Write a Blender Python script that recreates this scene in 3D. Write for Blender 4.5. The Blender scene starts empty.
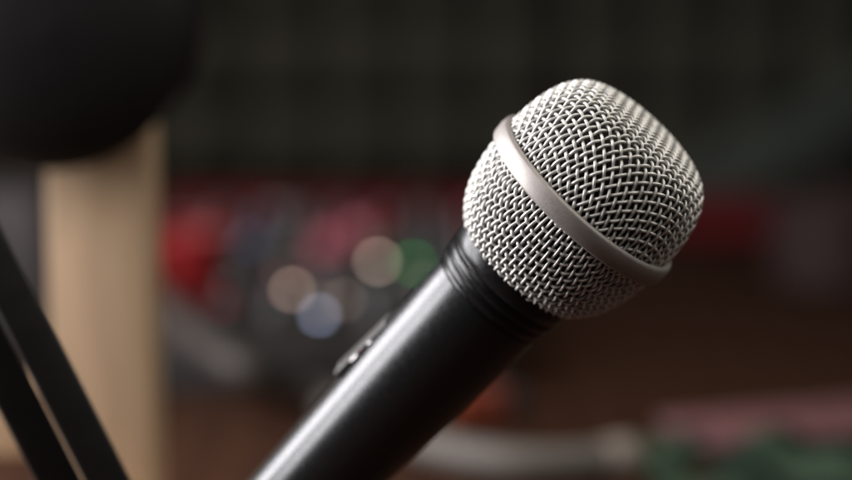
import bpy, bmesh, math, random
from mathutils import Vector, Matrix
random.seed(7)
PI = math.pi
S = bpy.context.scene
COL = S.collection

# ------------------------------------------------------------------ camera
CAM_H = 0.21
PITCH = math.radians(8.6)
LENS, FSTOP, FOCUS = 85.0, 4.0, 0.466
cd = bpy.data.cameras.new('camera'); cam = bpy.data.objects.new('camera', cd); COL.objects.link(cam)
cam.location = (0, 0, CAM_H); cam.rotation_euler = (PI/2 - PITCH, 0, 0)
cd.lens = LENS; cd.sensor_width = 36; cd.clip_start = 0.01; cd.clip_end = 50
cd.dof.use_dof = True; cd.dof.focus_distance = FOCUS; cd.dof.aperture_fstop = FSTOP
S.camera = cam
CR = Vector((1, 0, 0)); CF = Vector((0, math.cos(PITCH), -math.sin(PITCH))); CU = Vector((0, math.sin(PITCH), math.cos(PITCH)))
C0 = Vector((0, 0, CAM_H)); FPX = 852 * LENS / 36

def P(px, py, d):
    "world point seen at photo pixel px,py at depth d"
    return C0 + (CR * ((px - 426) / FPX) + CU * (-(py - 240) / FPX) + CF) * d
def D(px, py, z=0.0):
    "world point on the horizontal plane z seen at px,py"
    r = CR * ((px - 426) / FPX) + CU * (-(py - 240) / FPX) + CF
    return C0 + r * ((z - CAM_H) / r.z)

# ------------------------------------------------------------------ materials
def mat(name, col, rough=0.5, metal=0.0, spec=0.5, noise=0.0, nscale=20, bump=0.0, bscale=200, bdist=0.001,
        rvar=0.0, emit=None, estr=0, col2=None, coat=0.0, wave=None, trans=0.0):
    m = bpy.data.materials.new(name); m.use_nodes = True
    nt = m.node_tree; b = nt.nodes['Principled BSDF']
    b.inputs['Base Color'].default_value = (*col, 1); b.inputs['Roughness'].default_value = rough
    b.inputs['Metallic'].default_value = metal; b.inputs['Specular IOR Level'].default_value = spec
    b.inputs['Coat Weight'].default_value = coat
    b.inputs['Transmission Weight'].default_value = trans
    tc = nt.nodes.new('ShaderNodeTexCoord')
    if noise or col2:
        c2 = col2 or tuple(c * (1 - noise) for c in col)
        if wave:
            n = nt.nodes.new('ShaderNodeTexWave'); n.inputs['Scale'].default_value = wave
            n.inputs['Distortion'].default_value = 5; n.inputs['Detail'].default_value = 4
            n.bands_direction = 'X'
            fac = n.outputs['Fac']
        else:
            n = nt.nodes.new('ShaderNodeTexNoise'); n.inputs['Scale'].default_value = nscale
            n.inputs['Detail'].default_value = 6; fac = n.outputs['Fac']
        nt.links.new(tc.outputs['Object'], n.inputs['Vector'])
        rp = nt.nodes.new('ShaderNodeValToRGB')
        rp.color_ramp.elements[0].position = .3; rp.color_ramp.elements[0].color = (*c2, 1)
        rp.color_ramp.elements[1].position = .7; rp.color_ramp.elements[1].color = (*col, 1)
        nt.links.new(fac, rp.inputs['Fac']); nt.links.new(rp.outputs['Color'], b.inputs['Base Color'])
    if rvar:
        n = nt.nodes.new('ShaderNodeTexNoise'); n.inputs['Scale'].default_value = nscale * 6; n.inputs['Detail'].default_value = 8
        nt.links.new(tc.outputs['Object'], n.inputs['Vector'])
        mr = nt.nodes.new('ShaderNodeMapRange'); mr.inputs['To Min'].default_value = max(.02, rough - rvar); mr.inputs['To Max'].default_value = rough + rvar
        mr.inputs['From Min'].default_value = .3; mr.inputs['From Max'].default_value = .7
        nt.links.new(n.outputs['Fac'], mr.inputs['Value']); nt.links.new(mr.outputs['Result'], b.inputs['Roughness'])
    if bump:
        n = nt.nodes.new('ShaderNodeTexNoise'); n.inputs['Scale'].default_value = bscale; n.inputs['Detail'].default_value = 5
        nt.links.new(tc.outputs['Object'], n.inputs['Vector'])
        bp = nt.nodes.new('ShaderNodeBump'); bp.inputs['Strength'].default_value = bump; bp.inputs['Distance'].default_value = bdist
        nt.links.new(n.outputs['Fac'], bp.inputs['Height']); nt.links.new(bp.outputs['Normal'], b.inputs['Normal'])
    if emit:
        b.inputs['Emission Color'].default_value = (*emit, 1); b.inputs['Emission Strength'].default_value = estr
    return m

M_WIRE = mat('wire_nickel', (.67, .655, .62), .50, .60, .5, noise=.3, nscale=260, rvar=.10)
M_BAND = mat('band_nickel', (.30, .272, .255), .52, .55, .5, noise=.08, nscale=500, bump=.3, bscale=2600, bdist=.00012, rvar=.10)
M_LINER = mat('grille_foam', (.030, .028, .027), .95, 0, .1, bump=.6, bscale=1800, bdist=.0004)
M_BODY = mat('black_lacquer', (.006, .006, .0065), .28, 0, .5, bump=.06, bscale=3500, bdist=.00006, rvar=.03, nscale=120)
M_COLLAR = mat('black_collar', (.005, .005, .0055), .30, 0, .3, bump=.10, bscale=3000, bdist=.00008, rvar=.06, nscale=150)
M_PLATE = mat('grey_plastic', (.10, .095, .09), .35, 0, .5, noise=.2, nscale=200)
M_CHROME = mat('chrome', (.6, .56, .56), .28, 1, .5, noise=.05)
M_RED = mat('red_paint', (.12, .004, .007), .45, 0, .5, noise=.25, nscale=12)
M_REDCUP = mat('red_plastic', (.20, .004, .005), .5, 0, .5, noise=.15, nscale=12)
M_ARM = mat('arm_powder_black', (.011, .011, .011), .42, 0, .5, bump=.2, bscale=2500, bdist=.0001, rvar=.05)
M_CUP = mat('leatherette', (.008, .0065, .007), .7, 0, .15, bump=.4, bscale=900, bdist=.0004)
M_CUPS = mat('cup_shell', (.008, .0065, .007), .6, 0, .15, noise=.2, nscale=60, rvar=.05)
M_WOOD = mat('beech_wood', (.37, .255, .16), .6, 0, .25, col2=(.34, .235, .145), wave=22, noise=.2)
M_DESK = mat('dark_walnut', (.034, .0135, .0065), .65, 0, .12, col2=(.026, .010, .005), wave=14, noise=.2)
M_FOAM = mat('acoustic_foam', (.056, .053, .040), .95, 0, .1, noise=.25, nscale=30, bump=.5, bscale=600, bdist=.001)
M_WALL = mat('wall_paint', (.06, .058, .05), .9, 0, .2, noise=.15, nscale=8)
M_MIX = mat('mixer_panel', (.030, .025, .021), .5, 0, .5, noise=.2, nscale=25)
M_MIXD = mat('mixer_case', (.010, .008, .0075), .5, 0, .5, noise=.2, nscale=25)
M_KNOB = mat('knob_black', (.02, .02, .022), .4, 0, .5, noise=.2, nscale=90)
M_CABLE = mat('grey_cable', (.10, .085, .072), .55, 0, .4, noise=.2, nscale=60, bump=.3, bscale=800)
M_PINK = mat('pink_card', (.15, .065, .066), .7, 0, .3, noise=.2, nscale=10)
M_GREEN = mat('green_cloth', (.070, .115, .070), .85, 0, .2, noise=.3, nscale=25, bump=.4, bscale=500)
M_DSTRIPE = mat('dark_cloth', (.02, .032, .025), .85, 0, .2, noise=.3, nscale=25)
M_BOARD = mat('dark_green_board', (.034, .040, .031), .7, 0, .3, noise=.2, nscale=12)
M_MUG = mat('rose_glaze', (.026, .013, .012), .7, 0, .2, noise=.15, nscale=20)
M_SPK = mat('speaker_case', (.055, .045, .044), .7, 0, .3, noise=.2, nscale=12)
M_CONE = mat('speaker_cone', (.03, .03, .03), .6, 0, .3, noise=.2, nscale=40)
M_ORANGE = mat('orange_plastic', (.15, .024, .008), .4, 0, .5, noise=.15, nscale=20)

def scuff(m, scale, lo=.66, hi=.70, dr=.25, dc=None):
    "fine scratches and finger marks: stretched noise raises the roughness where it peaks"
    nt = m.node_tree; b = nt.nodes['Principled BSDF']
    tc = nt.nodes.new('ShaderNodeTexCoord'); mp = nt.nodes.new('ShaderNodeMapping'); mp.inputs['Scale'].default_value = scale
    mp.inputs['Rotation'].default_value = (.5, .3, .2)
    n = nt.nodes.new('ShaderNodeTexNoise'); n.inputs['Scale'].default_value = 1; n.inputs['Detail'].default_value = 5
    nt.links.new(tc.outputs['Object'], mp.inputs['Vector']); nt.links.new(mp.outputs['Vector'], n.inputs['Vector'])
    mr = nt.nodes.new('ShaderNodeMapRange'); mr.inputs['From Min'].default_value = lo; mr.inputs['From Max'].default_value = hi
    mr.inputs['To Min'].default_value = 0; mr.inputs['To Max'].default_value = dr
    nt.links.new(n.outputs['Fac'], mr.inputs['Value'])
    add = nt.nodes.new('ShaderNodeMath'); add.operation = 'ADD'; add.use_clamp = True
    old = b.inputs['Roughness'].links[0].from_socket
    nt.links.new(old, add.inputs[0]); nt.links.new(mr.outputs['Result'], add.inputs[1]); nt.links.new(add.outputs[0], b.inputs['Roughness'])
scuff(M_BODY, (1500, 1500, 260), .62, .74, .12)
scuff(M_COLLAR, (1500, 1500, 400), .62, .74, .12)
scuff(M_BAND, (350, 350, 1600), .58, .70, -.14)
scuff(M_ARM, (900, 900, 300), .62, .74, .12)

# ------------------------------------------------------------------ object helpers
def link(name, me, m, parent=None, smooth=True, angle=35):
    o = bpy.data.objects.new(name, me); COL.objects.link(o)
    if m: me.materials.append(m)
    if parent: o.parent = parent
    if smooth:
        me.polygons.foreach_set('use_smooth', [True] * len(me.polygons))
        try: me.set_sharp_from_angle(angle=math.radians(angle))
        except Exception: pass
    return o
def obj(name, bm, m, parent=None, smooth=True, angle=35):
    bmesh.ops.recalc_face_normals(bm, faces=bm.faces)
    me = bpy.data.meshes.new(name); bm.to_mesh(me); bm.free()
    return link(name, me, m, parent, smooth, angle)
def thing(name, label, cat, matrix=None, group=None):
    o = bpy.data.objects.new(name, None); COL.objects.link(o); o.empty_display_size = .02
    if matrix is not None: o.matrix_world = matrix
    o['label'] = label; o['category'] = cat
    if group: o['group'] = group
    return o
def tag(o, label, cat, group=None):
    o['label'] = label; o['category'] = cat
    if group: o['group'] = group
    return o
def structure(o): o['kind'] = 'structure'; return o
def box(bm, c, s, bev=0.0, rot=None, seg=3):
    r = bmesh.ops.create_cube(bm, size=1)
    vs = r['verts']
    for v in vs: v.co = Vector((v.co.x * s[0], v.co.y * s[1], v.co.z * s[2]))
    if bev:
        es = list({e for v in vs for e in v.link_edges})
        rr = bmesh.ops.bevel(bm, geom=es, offset=bev, segments=seg, profile=.5, affect='EDGES')
        vs = list({v for f in rr['faces'] for v in f.verts} | {v for v in vs if v.is_valid})
    M = (Matrix.Translation(c) @ rot.to_4x4()) if rot else Matrix.Translation(c)
    for v in vs: v.co = M @ v.co
    return vs
def lathe(bm, prof, n=64, mtx=None, cap=False):
    "prof: (z, r) list, revolved about local z"
    rings = []
    for z, r in prof:
        rings.append([bm.verts.new(Vector((r * math.cos(2*PI*k/n), r * math.sin(2*PI*k/n), z))) for k in range(n)])
    for a, b in zip(rings, rings[1:]):
        for k in range(n): bm.faces.new((a[k], a[(k+1) % n], b[(k+1) % n], b[k]))
    if cap:
        bm.faces.new(rings[0]); bm.faces.new(rings[-1][::-1])
    if mtx:
        for rg in rings:
            for v in rg: v.co = mtx @ v.co
    return rings
def tube(bm, pts, rad, n=10, closed=False, cap=True):
    pts = [Vector(p) for p in pts]; N = len(pts); rings = []
    ref = None
    for i in range(N):
        t = (pts[min(i+1, N-1)] - pts[max(i-1, 0)]).normalized()
        if ref is None: ref = t.orthogonal().normalized()
        ref = (ref - t * ref.dot(t)).normalized(); bi = t.cross(ref)
        r = rad[i] if isinstance(rad, (list, tuple)) else rad
        rings.append([bm.verts.new(pts[i] + (ref * math.cos(2*PI*k/n) + bi * math.sin(2*PI*k/n)) * r) for k in range(n)])
    for a, b in zip(rings, rings[1:]):
        for k in range(n): bm.faces.new((a[k], a[(k+1) % n], b[(k+1) % n], b[k]))
    if cap: bm.faces.new(rings[0]); bm.faces.new(rings[-1][::-1])
def spline(ctrl, per=12):
    out = []; c = [Vector(p) for p in ctrl]; c = [c[0]*2 - c[1]] + c + [c[-1]*2 - c[-2]]
    for i in range(1, len(c) - 2):
        for k in range(per):
            t = k / per
            out.append(.5 * ((2*c[i]) + (c[i+1]-c[i-1])*t + (2*c[i-1]-5*c[i]+4*c[i+1]-c[i+2])*t*t + (3*c[i]-c[i-1]-3*c[i+1]+c[i+2])*t**3))
    out.append(c[-2]); return out

# ================================================================== MICROPHONE
T = math.radians(17)
AX = math.radians(47.2)
ax = (CR * math.cos(AX) + CU * math.sin(AX)) * math.cos(T) - CF * math.sin(T)       # along the handle towards the grille
side = (CR * math.sin(AX) - CU * math.cos(AX))                                      # picture lower right
side = (side - ax * side.dot(ax)).normalized(); near = ax.cross(side).normalized()
if near.dot(CF) > 0: near = -near
side = near.cross(ax)   # right handed: x=side y=... 
Rm = Matrix((side, -near, ax)).transposed() if Matrix((side, -near, ax)).determinant() > 0 else Matrix((-side, -near, ax)).transposed()
XS = 1 if Matrix((side, -near, ax)).determinant() > 0 else -1
RC = P(584, 198, .487)
MM = Matrix.Translation(RC) @ Rm.to_4x4()     # local: z along handle to grille top, -y towards the camera, ±x to the sides
# which local x points to the picture's lower right?
LR = 1 if (Rm @ Vector((1, 0, 0))).dot(CR) > 0 else -1
mic = thing('microphone', 'black handheld microphone with a silver woven wire grille and a satin metal band', 'microphone', MM)
mm = .001
# profile of the wire basket (z, r) in mm
def smooth_prof(pts, n=160):
    sp = spline([Vector((z, r, 0)) for z, r in pts], 24)
    return [(p.x * mm, max(0, p.y) * mm) for p in sp]
PU = smooth_prof([(0, 25.1), (4.5, 24.85), (9.0, 24.35), (13.5, 23.3), (17.8, 21.4), (21.0, 18.3), (22.9, 13.3), (23.7, 6.8), (23.95, 0.0)])[::-1]
PL = smooth_prof([(0, 25.1), (-5, 24.9), (-10.5, 24.1), (-16, 22.5), (-20.5, 19.9), (-24.0, 16.4), (-25.5, 13.5)])[::-1]
def arc(prof, s0=0.0):
    out = [(s0, *prof[0])]
    for a, b in zip(prof, prof[1:]):
        out.append((out[-1][0] + math.hypot(b[0]-a[0], b[1]-a[1]), b[0], b[1]))
    return out
def grille(prof, s0, pitch, wr, rot, mixr):
    A = arc(prof, s0); smax = A[-1][0]; smin = A[0][0]
    table = []                         # flat radius -> (z, r, nz, nr)
    for i, (s, z, r) in enumerate(A):
        a = A[max(0, i-1)]; b = A[min(len(A)-1, i+1)]
        tz, tr = b[1]-a[1], b[2]-a[2]; L = math.hypot(tz, tr); tz /= L; tr /= L
        n = (tr, -tz) if prof is PU else (-tr, tz)
        # outward normal: positive r component
        if n[1] < 0: n = (-n[0], -n[1])
        if n[1] < .02 and prof is PU: n = (abs(n[0]), n[1])
        table.append(((1-mixr)*s + mixr*max(r, smin), z, r, n[0], n[1]))
    rmin, rmax = table[0][0], table[-1][0]
    def at(rho):
        if rho >= rmax: rho = rmax
        lo, hi = 0, len(table)-1
        while hi - lo > 1:
            m = (lo+hi)//2
            if table[m][0] <= rho: lo = m
            else: hi = m
        a, b = table[lo], table[hi]; f = (rho-a[0]) / max(1e-9, b[0]-a[0])
        return [a[k]*(1-f)+b[k]*f for k in range(1, 5)]
    verts = []; faces = []; NS = 7; SUB = 5
    N = int(rmax / pitch) + 1
    def emit(run):
        if len(run) < 4: return
        base = len(verts); L = len(run)
        for i in range(L):
            p, n = run[i]
            t = (run[min(i+1, L-1)][0] - run[max(i-1, 0)][0]).normalized()
            n2 = (n - t*n.dot(t)).normalized(); bi = t.cross(n2)
            for k in range(NS):
                a = 2*PI*k/NS; verts.append(p + n2*(math.cos(a)*wr) + bi*(math.sin(a)*wr))
        for i in range(L-1):
            for k in range(NS):
                faces.append((base+i*NS+k, base+i*NS+(k+1) % NS, base+(i+1)*NS+(k+1) % NS, base+(i+1)*NS+k))
    for d in (0, 1):
        for i in range(-N, N+1):
            run = []
            jit = random.uniform(-.10, .10) * pitch; ph = random.uniform(0, 6.28); jj = random.uniform(.02, .06) * pitch
            for q in range(-N*SUB, N*SUB+1):
                j = q / SUB
                u = i*pitch + jit*.5 + jj*math.sin(j*.35+ph); v = j*pitch
                sg = math.cos(PI*j) * (1 if (i % 2 == 0) else -1) * (1 if d == 0 else -1)
                # flatter tops, quick passes under the crossing wire
                sg = math.copysign(abs(sg)**.8, sg)
                if d: u, v = v, u
                rho = math.hypot(u, v)
                if rho > rmax or rho < rmin: emit(run); run = []; continue
                th = math.atan2(v, u) + rot
                z, r, nz, nr = at(rho)
                n = Vector((nr*math.cos(th), nr*math.sin(th), nz)).normalized()
                p = Vector((r*math.cos(th), r*math.sin(th), z)) + n*(sg*wr*.95)
                run.append((p, n))
            emit(run)
    me = bpy.data.meshes.new('wire_grille'); me.from_pydata([tuple(v) for v in verts], [], faces); me.update()
    return link('wire_grille', me, M_WIRE, mic, True, 180)
WR = .00037
grille(PU, 0.0, .00188, WR, math.radians(46), .30)
grille(PL, .0150, .00188, WR, math.radians(-3), .35)
# foam liner inside the basket
bm = bmesh.new()
pr = [(z - (.0016 if z > .015 else 0), max(0.00001, r - .0017)) for z, r in (PL[12:] + PU[::-1][1:])]
lathe(bm, pr, 72); obj('foam_liner', bm, M_LINER, mic, True, 180)
# band
bm = bmesh.new()
bp = [(-2.9, 24.6), (-2.9, 26.35), (-2.75, 26.75), (-2.35, 26.95), (0, 27.15), (1.55, 26.95), (1.95, 26.8), (2.3, 26.35), (2.45, 25.9), (2.3, 25.5), (1.8, 25.2), (1.2, 24.6)]
bmesh_r = lathe(bm, [(z*mm, r*mm) for z, r in bp], 160)
obj('metal_band', bm, M_BAND, mic, True, 50)
# collar with grooves
bm = bmesh.new()
cp = [(-22.6, 14.5), (-22.6, 17.0), (-22.9, 17.4), (-23.5, 17.5), (-25.5, 17.3), (-27.6, 16.95), (-27.9, 16.5), (-28.2, 16.3), (-28.5, 16.4), (-28.8, 16.75), (-30.2, 16.5), (-30.6, 16.3),
      (-30.9, 15.9), (-31.2, 15.85), (-31.5, 16.0), (-31.8, 16.2), (-33.0, 16.0), (-33.4, 15.8), (-33.7, 15.35), (-34.0, 15.2), (-34.3, 15.2), (-35.2, 15.0)]
lathe(bm, [(z*mm, r*mm) for z, r in cp], 128); obj('ribbed_collar', bm, M_COLLAR, mic, True, 60)
# handle
bm = bmesh.new()
hp = [(-34.6, 14.0), (-34.6, 15.0), (-35.0, 15.45), (-36.0, 15.62), (-46, 15.45), (-60, 15.0), (-80, 14.1), (-100, 13.25), (-120, 12.5), (-132, 12.0), (-133.2, 11.6), (-133.6, 10.8), (-133.6, 0.01)]
lathe(bm, [(z*mm, r*mm) for z, r in hp], 160); obj('handle', bm, M_BODY, mic, True, 30)
# switch on the upper left flank
def flank(zmm, off, phi):
    "matrix on the handle's surface at height z: local X tangent, Y outward, Z along"
    a = phi
    r = 14.6*mm + off
    o = Vector((math.cos(a)*r, math.sin(a)*r, zmm*mm)); out = Vector((math.cos(a), math.sin(a), .042)).normalized(); zz = Vector((-.042*math.cos(a), -.042*math.sin(a), 1)).normalized()
    tt = out.cross(zz)
    return Matrix.Translation(o) @ Matrix((tt, out, zz)).transposed().to_4x4()
PHI = (PI if LR > 0 else 0) + (-1 if LR > 0 else 1) * math.radians(-6)   # slightly behind the silhouette
FM = flank(-66, 0, PHI)
def fbox(name, c, s, bev, m, parent=mic):
    bm = bmesh.new(); vs = box(bm, Vector(c)*mm, [x*mm for x in s], bev*mm)
    for v in bm.verts: v.co = FM @ v.co
    return obj(name, bm, m, parent)
sw = fbox('switch_plate', (0, .55, 0), (8.6, .6, 19), .3, M_PLATE)
fbox('switch_base', (0, -.9, 0), (8.6, 1.8, 18.5), .2, M_KNOB, sw)
fbox('switch_slider', (0, .15, -2.5), (9.4, .55, 2.8), .35, M_CHROME, sw)
fbox('switch_slider', (0, .15, 3.2), (9.3, .5, 1.5), .3, M_CHROME, sw)
fbox('mark', (0, .15, .4), (9.3, .5, 1.2), .2, M_RED, sw)
for k in (-8.2, 8.2):
    bm = bmesh.new(); lathe(bm, [(0.0, .0001), (.0004, .0009), (0, .0013), (-.001, .0013)][::1], 20)
    Q = FM @ Matrix.Translation(Vector((0, .62, k))*mm) @ Matrix.Rotation(-PI/2, 4, 'X')
    for v in bm.verts: v.co = Q @ v.co
    obj('screw', bm, M_KNOB, sw)

# small desk clip stand that carries the microphone (below the picture)
clipP = MM @ Vector((0, 0, -.1275))
st = thing('desk_microphone_stand', 'low black desk stand gripping the lower end of the microphone handle', 'microphone stand', Matrix.Translation(Vector((clipP.x, clipP.y, 0))))
bm = bmesh.new(); lathe(bm, [(0, .045), (.004, .046), (.007, .044), (.010, .03), (.012, .008), (.012, .0001)], 64); obj('base', bm, M_ARM, st)
Li = st.matrix_world.inverted()
hz = clipP.z
bm = bmesh.new(); off = (MM.to_3x3() @ Vector((0, 1, 0))) 
hubp = clipP + (MM.to_3x3() @ Vector((-LR*0, 0, 0)))
lathe(bm, [(.011, .005), (max(.02, hz-.020), .005)], 24, cap=True); obj('post', bm, M_ARM, st)
bm = bmesh.new()
rg = lathe(bm, [(-.006, .0123), (-.006, .0138), (.004, .0140), (.004, .0129)], 48, mtx=Matrix.Translation(clipP - st.location) @ Rm.to_4x4())
obj('clip', bm, M_ARM, st)

# ================================================================== BOOM ARM (left)
arm = thing('scissor_arm', 'black scissor arm of two parallel square bars crossing the lower left corner', 'microphone arm', Matrix.Translation(P(40, 380, .505)))
ends = []
def bar(x0, y0, x1, y1, d0, d1, w, dep):
    a = P(x0, y0, d0); b = P(x1, y1, d1); ax_ = (b-a).normalized(); a = a - ax_*.10; b = b + ax_*((b.z - .022)/-ax_.z); ends.append((a, b))
    L = (b-a).length; n = (CF - ax_*CF.dot(ax_)).normalized(); s = ax_.cross(n)
    rot = Matrix.Rotation(math.radians(-14), 3, ax_) @ Matrix((s, n, ax_)).transposed()
    bm = bmesh.new(); box(bm, (a+b)/2 - arm.location, (w, dep, L), .0010, rot)
    return obj('bar', bm, M_ARM, arm)
bar(-23, 225, 107, 480, .500, .512, .0102, .008)
bar(-72.5, 225, 58, 480, .506, .518, .0106, .006)

lo = (ends[0][1] + ends[1][1])/2 - arm.location; hi = (ends[0][0] + ends[1][0])/2 - arm.location
bm = bmesh.new(); box(bm, lo + Vector((0, 0, .004 - .008)), (.052, .030, .034), .003); obj('base_bracket', bm, M_ARM, arm)
bm = bmesh.new(); box(bm, hi, (.046, .022, .030), .004); obj('joint', bm, M_ARM, arm)

# ================================================================== WOODEN STAND + HEADPHONES
wp = P(107, 300, .66)
ws = thing('headphone_stand', 'pale wooden headphone stand with a square post behind the black arm', 'headphone stand', Matrix.Translation(Vector((wp.x, wp.y, 0))))
pw = 98/FPX*.66
bm = bmesh.new(); box(bm, (0, 0, .012 + .135), (pw, .03, .27), .0004); obj('post', bm, M_WOOD, ws)
bm = bmesh.new(); box(bm, (0, 0, .006), (.11, .10, .012), .002); obj('base', bm, M_WOOD, ws)
fp = P(0, 418, .66)
bm = bmesh.new(); box(bm, (-pw/2 - .06, 0, fp.z), (.12, .022, .024), .0015); obj('cross_rail', bm, M_WOOD, ws)
bm = bmesh.new(); lathe(bm, [(-.04, .0001), (-.04, .018), (-.037, .02), (.037, .02), (.04, .018), (.04, .0001)], 40, mtx=Matrix.Translation((0, 0, .30)) @ Matrix.Rotation(PI/2, 4, 'Y'))
obj('top_rest', bm, M_WOOD, ws)

hc = P(48, 28, .62)
hp_ = thing('headphones', 'black padded headphones hanging in front of the pale wooden post', 'headphones', Matrix.Translation(hc))
R1 = 148/FPX*.62
face = Matrix.Rotation(math.radians(12), 4, 'Z') @ Matrix.Rotation(PI/2, 4, 'X')      # lathe z -> towards the camera
def ear(name_off, flip):
    f = Matrix.Translation(name_off) @ face @ (Matrix.Rotation(PI, 4, 'X') if flip else Matrix.Identity(4))
    bm = bmesh.new(); lathe(bm, [(-.014, .0001), (-.014, R1*.8), (-.010, R1*.93), (0, R1*.97), (.005, R1*.9), (.009, R1*.7), (.0115, R1*.5), (.013, R1*.25), (.0135, .0001)], 80, mtx=f)
    c = obj('ear_cup', bm, M_CUPS, hp_)
    bm = bmesh.new()
    ring = []
    for k in range(17):
        a = -PI/2 + 2*PI*k/16
        ring.append((-.022 + .010*math.sin(a), R1*.82 + R1*.18*math.cos(a)))
    lathe(bm, ring, 80, mtx=f); obj('ear_pad', bm, M_CUP, c, True, 180)
ear(Vector((0, 0, 0)), False); ear(Vector((-.01, .10, 0)), True)
bm = bmesh.new()
pts = spline([(0, .0, R1*.9), (0, .004, R1*1.5), (0.0, .022, R1*2.1), (-.005, .05, R1*2.35), (-.01, .078, R1*2.1), (-.01, .096, R1*1.5), (-.01, .10, R1*.9)], 10)
tube(bm, pts, .009, 12); obj('headband', bm, M_CUP, hp_)

# ================================================================== DESK, WALL, FOAM
bm = bmesh.new(); box(bm, (0, .75, -.015), (2.6, 2.0, .03), .002); structure(obj('desk', bm, M_DESK, None))
WY = 1.70
bm = bmesh.new(); box(bm, (0, WY + .05, .6), (4.0, .10, 2.4)); structure(obj('wall', bm, M_WALL, None))
def foam_mesh():
    n, p, h = 4, .065, .042; bm = bmesh.new(); g = {}
    for i in range(n*2+1):
        for j in range(n*2+1):
            x, z = i*p/2, j*p/2; y = -h if (i % 2 and j % 2) else -.012
            g[i, j] = bm.verts.new((x, y, z))
    for i in range(n):
        for j in range(n):
            c = g[2*i+1, 2*j+1]; ring = [g[2*i, 2*j], g[2*i+1, 2*j], g[2*i+2, 2*j], g[2*i+2, 2*j+1], g[2*i+2, 2*j+2], g[2*i+1, 2*j+2], g[2*i, 2*j+2], g[2*i, 2*j+1]]
            for k in range(8): bm.faces.new((c, ring[k], ring[(k+1) % 8]))
    L = n*p; bv = [bm.verts.new(q) for q in ((0, 0, 0), (L, 0, 0), (L, 0, L), (0, 0, L))]
    N2 = 2*n
    bm.faces.new([bv[0], bv[1]] + [g[i, 0] for i in range(N2, -1, -1)])
    bm.faces.new([bv[1], bv[2]] + [g[N2, j] for j in range(N2, -1, -1)])
    bm.faces.new([bv[2], bv[3]] + [g[i, N2] for i in range(0, N2+1)])
    bm.faces.new([bv[3], bv[0]] + [g[0, j] for j in range(0, N2+1)])
    bm.faces.new(bv)
    bmesh.ops.recalc_face_normals(bm, faces=bm.faces)
    me = bpy.data.meshes.new('acoustic_foam_tile'); bm.to_mesh(me); bm.free(); me.materials.append(M_FOAM); return me
fm = foam_mesh(); where = ['behind the black headphones', 'above the red case, left of the microphone', 'directly behind the microphone grille', 'right of the microphone, behind the leaning board', 'at the far right behind the rose mug']
for r in range(2):
    for c in range(5):
        o = bpy.data.objects.new('acoustic_foam_tile', fm); COL.objects.link(o)
        o.location = (-.680 + c*.266, WY - .0015, .004 + r*.266)
        tag(o, 'dark olive pyramid foam tile, ' + ('lower row, ' if r == 0 else 'upper row, ') + where[c], 'foam tile', 'acoustic foam tiles on the wall')

# ================================================================== BACKGROUND THINGS
def boxthing(name, label, cat, c, s, m, bev=.003, rotz=0, rot=None, group=None):
    bm = bmesh.new(); box(bm, (0, 0, 0), s, bev); o = obj(name, bm, m)
    o.location = c
    if rot is not None: o.matrix_world = Matrix.Translation(c) @ rot.to_4x4()
    else: o.rotation_euler = (0, 0, rotz)
    return tag(o, label, cat, group)
# red case along the wall
a = P(150, 214, 1.36); b = P(775, 214, 1.40)
case = thing('instrument_case', 'long low red instrument case lying at the back of the desk', 'case', Matrix.Translation(Vector(((a.x+b.x)/2, 1.42, 0))))
zt = P(400, 206, 1.39).z*1.0
bm = bmesh.new(); box(bm, (0, 0, zt*.36 + .001), (b.x-a.x, .10, zt*.70), .006); obj('case_bottom', bm, M_RED, case)
bm = bmesh.new(); box(bm, (0, 0, zt*.86), (b.x-a.x, .10, zt*.27), .005); obj('lid', bm, M_RED, case)
for k in (-.3, .3):
    bm = bmesh.new(); box(bm, ((b.x-a.x)*k, -.0525, zt*.70), (.02, .005, .016), .001); obj('latch', bm, M_CHROME, case)

# mixer
mx0, mx1 = -.132, .036
my0, my1 = .905, 1.20
mixer = thing('audio_mixer', 'dark grey audio mixer with rows of knobs and added glowing glints beside the handle', 'mixer', Matrix.Translation(Vector(((mx0+mx1)/2, my0, 0))))
W = mx1-mx0; DP = my1-my0; zf, zb = .022, .040
sl = math.atan2(zb-zf, DP)
bm = bmesh.new()
v = [bm.verts.new(q) for q in ((-W/2, 0, .001), (W/2, 0, .001), (W/2, DP, .001), (-W/2, DP, .001), (-W/2, 0, zf), (W/2, 0, zf), (W/2, DP, zb), (-W/2, DP, zb))]
for f in ((0, 1, 2, 3), (4, 5, 6, 7), (0, 1, 5, 4), (1, 2, 6, 5), (2, 3, 7, 6), (3, 0, 4, 7)): bm.faces.new([v[k] for k in f])
bmesh.ops.bevel(bm, geom=list(bm.edges), offset=.003, segments=3, affect='EDGES'); obj('case', bm, M_MIXD, mixer)
SM = Matrix.Translation((0, 0, zf)) @ Matrix.Rotation(sl, 4, 'X')
def mpos(px, py):
    "point on the sloped panel under photo pixel"
    nrm = Vector((0, -math.sin(sl), math.cos(sl))); o = Vector((0, my0, zf))
    r = (P(px, py, 1) - C0); t = (o-C0).dot(nrm) / r.dot(nrm); p = C0 + r*t
    q = SM.inverted() @ (p - mixer.location); return q.x, q.y
bm = bmesh.new(); box(bm, (0, DP/2, .0008), (W-.010, DP-.012, .0016), .0005)
for q in bm.verts: q.co = SM @ q.co
obj('top_panel', bm, M_MIX, mixer)
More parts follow.
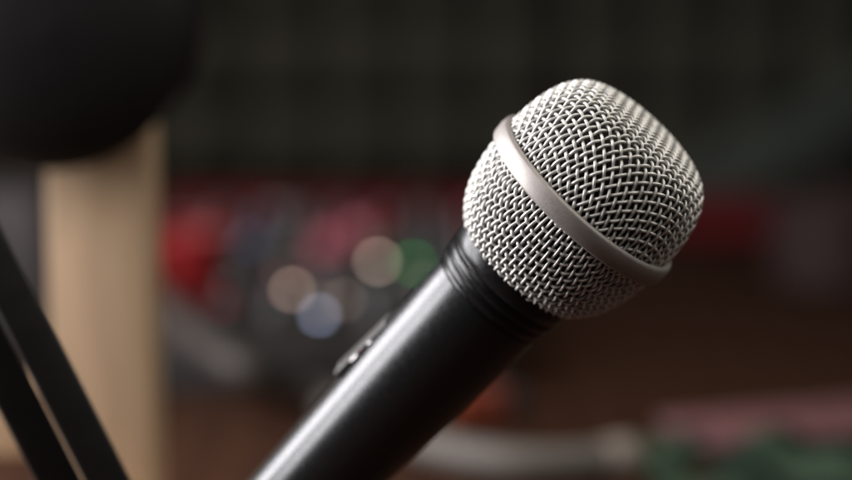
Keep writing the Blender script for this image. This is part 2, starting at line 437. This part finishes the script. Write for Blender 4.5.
def knob(x, y, capm, r=.0065, h=.012):
    M_ = SM @ Matrix.Translation((x, y, .0016))
    bm = bmesh.new(); lathe(bm, [(0, r*1.15), (.0015, r*1.15), (.002, r), (h-.001, r*.85), (h, r*.75)], 28, mtx=M_); k = obj('knob', bm, M_KNOB, mixer)
    bm = bmesh.new(); lathe(bm, [(h-.0012, r*.74), (h+.0006, r*.70), (h+.0010, r*.5), (h+.0010, .0001)], 24, mtx=M_); obj('knob_cap', bm, capm, k)
cux, cuy = mpos(191, 300)
CAPS = {}
for nm, c in (('red', (.40, .02, .03)), ('pink', (.30, .062, .085)), ('blue', (.06, .07, .16)), ('cream', (.45, .33, .26)), ('green', (.03, .30, .08)), ('grey', (.12, .12, .11))):
    CAPS[nm] = mat('cap_'+nm, c, .4, 0, .5, noise=.1)
rows = [.035, .075, .115, .155, .195, .235, .270]; colx = [-.072, -.048, -.024, 0, .024, .048, .072]
pat = ['grey red grey cream grey grey red', 'cream grey pink grey grey cream grey', 'grey red cream grey green grey grey', 'blue grey grey pink green grey cream', 'grey blue grey pink red grey grey', 'red blue grey pink pink grey red', 'grey red grey pink red grey red']
for y, row in zip(rows, pat):
    for x, c in zip(colx, row.split()):
        if math.hypot(x - cux, y - cuy) < .030: continue
        knob(x + random.uniform(-.0008, .0008), y, CAPS[c])
def glint(px, py, col, st, r=.0022):  # emissive tip on a stem, added in place of highlights off shiny knobs
    x, y = mpos(px, py); m = mat('glint_glow', col, .4, 0, .5, noise=.05, emit=col, estr=st)
    M_ = SM @ Matrix.Translation((x, y, .0016))
    bm = bmesh.new(); lathe(bm, [(0, r*1.3), (.014, r*1.2), (.0142, r), ], 20, mtx=M_, cap=True); k = obj('glint_stem', bm, M_KNOB, mixer)
    bm = bmesh.new(); lathe(bm, [(.0143, r), (.0152, r*.9), (.0160, r*.5), (.0162, .0001)], 20, mtx=M_); obj('glint_tip', bm, m, k)
glint(320, 350, (.44, .52, .74), 4.2)
glint(293, 323, (.90, .62, .48), 4)
glint(378, 293, (.92, .66, .54), 6)
glint(414, 295, (.05, .60, .13), 3)
glint(345, 334, (.6, .42, .34), 1.1)
glint(250, 272, (.20, .20, .36), .5, .0030)
for px, py, rr in ((334, 262, .012), (362, 250, .010)):
    x, y = mpos(px, py); M_ = SM @ Matrix.Translation((x, y, .0016))
    bm = bmesh.new(); lathe(bm, [(0, rr*1.1), (.005, rr*1.1), (.006, rr), (.013, rr*.98), (.015, rr*.85), (.0155, .0001)], 40, mtx=M_); obj('round_button', bm, CAPS['pink'], mixer)

# red cup at the mixer's left end
cpos = mixer.location + SM @ Vector((cux, cuy, .0016))
cup = thing('cup', 'bright red plastic cup standing on the left end of the mixer', 'cup', Matrix.Translation(cpos))
rc = .0185; hcz = .034
bm = bmesh.new(); lathe(bm, [(.001, .0001), (.001, rc*.8), (.003, rc*.84), (hcz-.002, rc), (hcz, rc*1.05), (hcz-.001, rc*.94), (.004, rc*.74), (.004, .0001)], 48); obj('cup_wall', bm, M_REDCUP, cup)
bm = bmesh.new(); lathe(bm, [(hcz-.004, rc*1.02), (hcz-.003, rc*1.12), (hcz-.001, rc*1.12), (hcz+.0002, rc*1.05)], 48); obj('rim', bm, M_REDCUP, cup)

# cables
def cable(label, pts, rad, m):
    c = thing('cable', label, 'cable', Matrix.Translation(pts[-1]))
    bm = bmesh.new(); tube(bm, spline([p - pts[-1] for p in pts], 10), rad, 14); obj('cable_sheath', bm, m, c); return c
M_CABDIM = mat('shaded_cable', (.034, .026, .022), .6, 0, .3, noise=.2, nscale=60)  # darker copy of the grey cable, weaker light put into the colour
cable('thick cable with its dimness painted as dark brown, curving down from beside the red cup to the microphone handle', [D(x, y, z) for x, y, z in ((120, 262, .050), (150, 290, .046), (178, 318, .040), (205, 344, .034), (245, 370, .028), (295, 390, .014), (360, 402, .0075), (410, 404, .0075))], .0072, M_CABDIM)
pts = [D(x, y, .0072) for x, y in ((330, 408), (370, 424), (430, 446), (500, 460), (560, 462), (606, 459))]
c = cable('pale grey cable ending in a short plug below the microphone grille', pts, .0070, M_CABLE)
e0, e1 = D(606, 459, .0075) - c.location, D(634, 455, .0075) - c.location
bm = bmesh.new(); tube(bm, [e0, e0.lerp(e1, .1), e0.lerp(e1, .9), e1], [.0074, .0080, .0080, .0072], 20)
obj('plug', bm, mat('plug_sleeve', (.22, .18, .15), .5, 0, .4, noise=.1), c)

# small orange thing
oc = D(478, 424)
lt = thing('lighter', 'small orange lighter standing close behind the handle', 'lighter', Matrix.Translation(Vector((oc.x, oc.y, 0))) @ Matrix.Rotation(.3, 4, 'Z'))
bm = bmesh.new(); box(bm, (0, 0, .009), (.026, .011, .016), .003); obj('lighter_body', bm, M_ORANGE, lt)
bm = bmesh.new(); box(bm, (.016, 0, .009), (.008, .010, .013), .002); obj('metal_cap', bm, M_KNOB, lt)

# pink booklet and green cloth, lower right
pk0 = D(770, 440)
bk = thing('booklet', 'rose pink booklet lying flat behind the green striped cloth', 'booklet', Matrix.Translation(Vector((pk0.x + .04, pk0.y + .020, 0))) @ Matrix.Rotation(math.radians(20), 4, 'Z'))
bm = bmesh.new(); box(bm, (0, 0, .0055), (.165, .050, .002), .0005); obj('cover', bm, M_PINK, bk)
bm = bmesh.new(); box(bm, (0, .0, .0026), (.160, .048, .0034)); obj('pages', bm, mat('paper', (.16, .10, .10), .8, noise=.1), bk)

def cloth(name, x0, x1, y0, y1, nx=90, ny=40):
    bm = bmesh.new(); g = {}
    for i in range(nx+1):
        for j in range(ny+1):
            u, v_ = i/nx, j/ny
            x = x0+(x1-x0)*u; y = y0+(y1-y0)*v_
            h = .006 + .005*math.sin((u*9 + v_*5)) * (.4+.6*math.sin(PI*v_)) + .003*math.sin(u*23 - v_*9)
            e = min(u, 1-u, v_, 1-v_)*8; h *= min(1, e+.25)
            g[i, j] = bm.verts.new((x + .003*math.sin(v_*7), y + .004*math.sin(u*11), h))
    for i in range(nx):
        for j in range(ny):
            f = bm.faces.new((g[i, j], g[i+1, j], g[i+1, j+1], g[i, j+1]))
            f.material_index = 1 if ((i + j*1.1) % 24) < 9 and i > 4 else 0
    r = bmesh.ops.solidify(bm, geom=list(bm.faces), thickness=.0012)
    o = obj(name, bm, M_GREEN, None, True, 180); o.data.materials.append(M_DSTRIPE); return o
g0 = D(648, 470); g1 = D(860, 462)
tag(cloth('cloth', g0.x, g1.x + .05, g0.y - .09, g0.y + .045), 'crumpled green cloth with dark stripes at the lower right corner', 'cloth')

# leaning board upper right
p0 = P(670, 205, 1.50); p1 = P(900, 78, 1.50); ax_ = (p1-p0).normalized()
n = (CF - ax_*CF.dot(ax_)).normalized(); s = ax_.cross(n); rot = Matrix((s, n, ax_)).transposed()
o = boxthing('board', 'long dark green board leaning diagonally against the foam right of the microphone', 'board', (p0+p1)/2, (64/FPX*1.5, .012, (p1-p0).length + .06), M_BOARD, .002, rot=rot)

# rose mug right
mp = P(835, 240, 1.22)
mug = thing('mug', 'dusky rose mug standing at the right edge of the desk', 'mug', Matrix.Translation(Vector((mp.x, mp.y, 0))))
hm = P(815, 196, 1.20).z; rm = .040
bm = bmesh.new(); lathe(bm, [(.001, .0001), (.001, rm*.9), (.004, rm), (hm-.001, rm), (hm, rm*.97), (hm-.001, rm*.92), (.006, rm*.9), (.006, .0001)], 56); obj('mug_wall', bm, M_MUG, mug)
bm = bmesh.new(); tube(bm, spline([(rm*.95, 0, hm*.85), (rm*1.45, 0, hm*.8), (rm*1.6, 0, hm*.5), (rm*1.4, 0, hm*.22), (rm*.95, 0, hm*.15)], 8), .004, 10); obj('handle', bm, M_MUG, mug)

# small loudspeaker far left
sp = P(-5, 260, 1.10)
spk = thing('loudspeaker', 'mauve grey box loudspeaker at the left edge behind the black arm', 'loudspeaker', Matrix.Translation(Vector((sp.x, sp.y, 0))))
hs = P(0, 185, 1.10).z
bm = bmesh.new(); box(bm, (0, 0, hs/2 + .0005), (.068, .08, hs - .001), .003); obj('cabinet', bm, M_SPK, spk)
bm = bmesh.new(); lathe(bm, [(0, .026), (.002, .025), (.001, .022), (-.004, .008), (-.002, .0001)], 40, mtx=Matrix.Translation((-.004, -.0405, hs*.42)) @ Matrix.Rotation(PI/2, 4, 'X')); obj('speaker_cone', bm, M_CONE, spk)

# ================================================================== LIGHTS
def area(name, loc, target, sx, sy, power, col, spread=180):
    l = bpy.data.lights.new(name, 'AREA'); l.shape = 'RECTANGLE'; l.size = sx; l.size_y = sy; l.energy = power; l.color = col; l.spread = math.radians(spread)
    o = bpy.data.objects.new(name, l); COL.objects.link(o); o.location = loc
    o.rotation_euler = (Vector(target) - Vector(loc)).to_track_quat('-Z', 'Y').to_euler()
    return o
def cdir(r, u, f): return (CR*r + CU*u + CF*f)
# key: big soft window-like lamp at the left, a little behind the microphone
area('key_lamp', RC + cdir(-.50, .165, .06), RC + cdir(-.05, -.06, 0.02), .42, .42, 11.0, (.98, .965, 1))
# warm soft lamp high at the right
area('warm_lamp', RC + cdir(.28, .42, -.08), RC, .62, .62, 2.0, (1, .955, .88), 130)
# faint front fill, added to brighten the near mesh
area('front_fill', RC + cdir(-.35, .55, -.5), RC, .4, .4, .28, (1, .95, .92), 60)
# added fill over the back of the desk, lifting the left of the wall
area('back_fill', (-.50, 1.10, .80), (-.30, 1.6, .10), .4, .3, 1.15, (1, .94, .84), 95)

w = bpy.data.worlds.new('World'); S.world = w; w.use_nodes = True
w.node_tree.nodes['Background'].inputs['Color'].default_value = (.9, .92, 1, 1)
w.node_tree.nodes['Background'].inputs['Strength'].default_value = .03

S.view_settings.view_transform = 'Standard'; S.view_settings.look = 'None'; S.view_settings.exposure = 0; S.view_settings.gamma = 1
S.cycles.use_denoising = True; S.cycles.max_bounces = 8; S.cycles.sample_clamp_indirect = 4
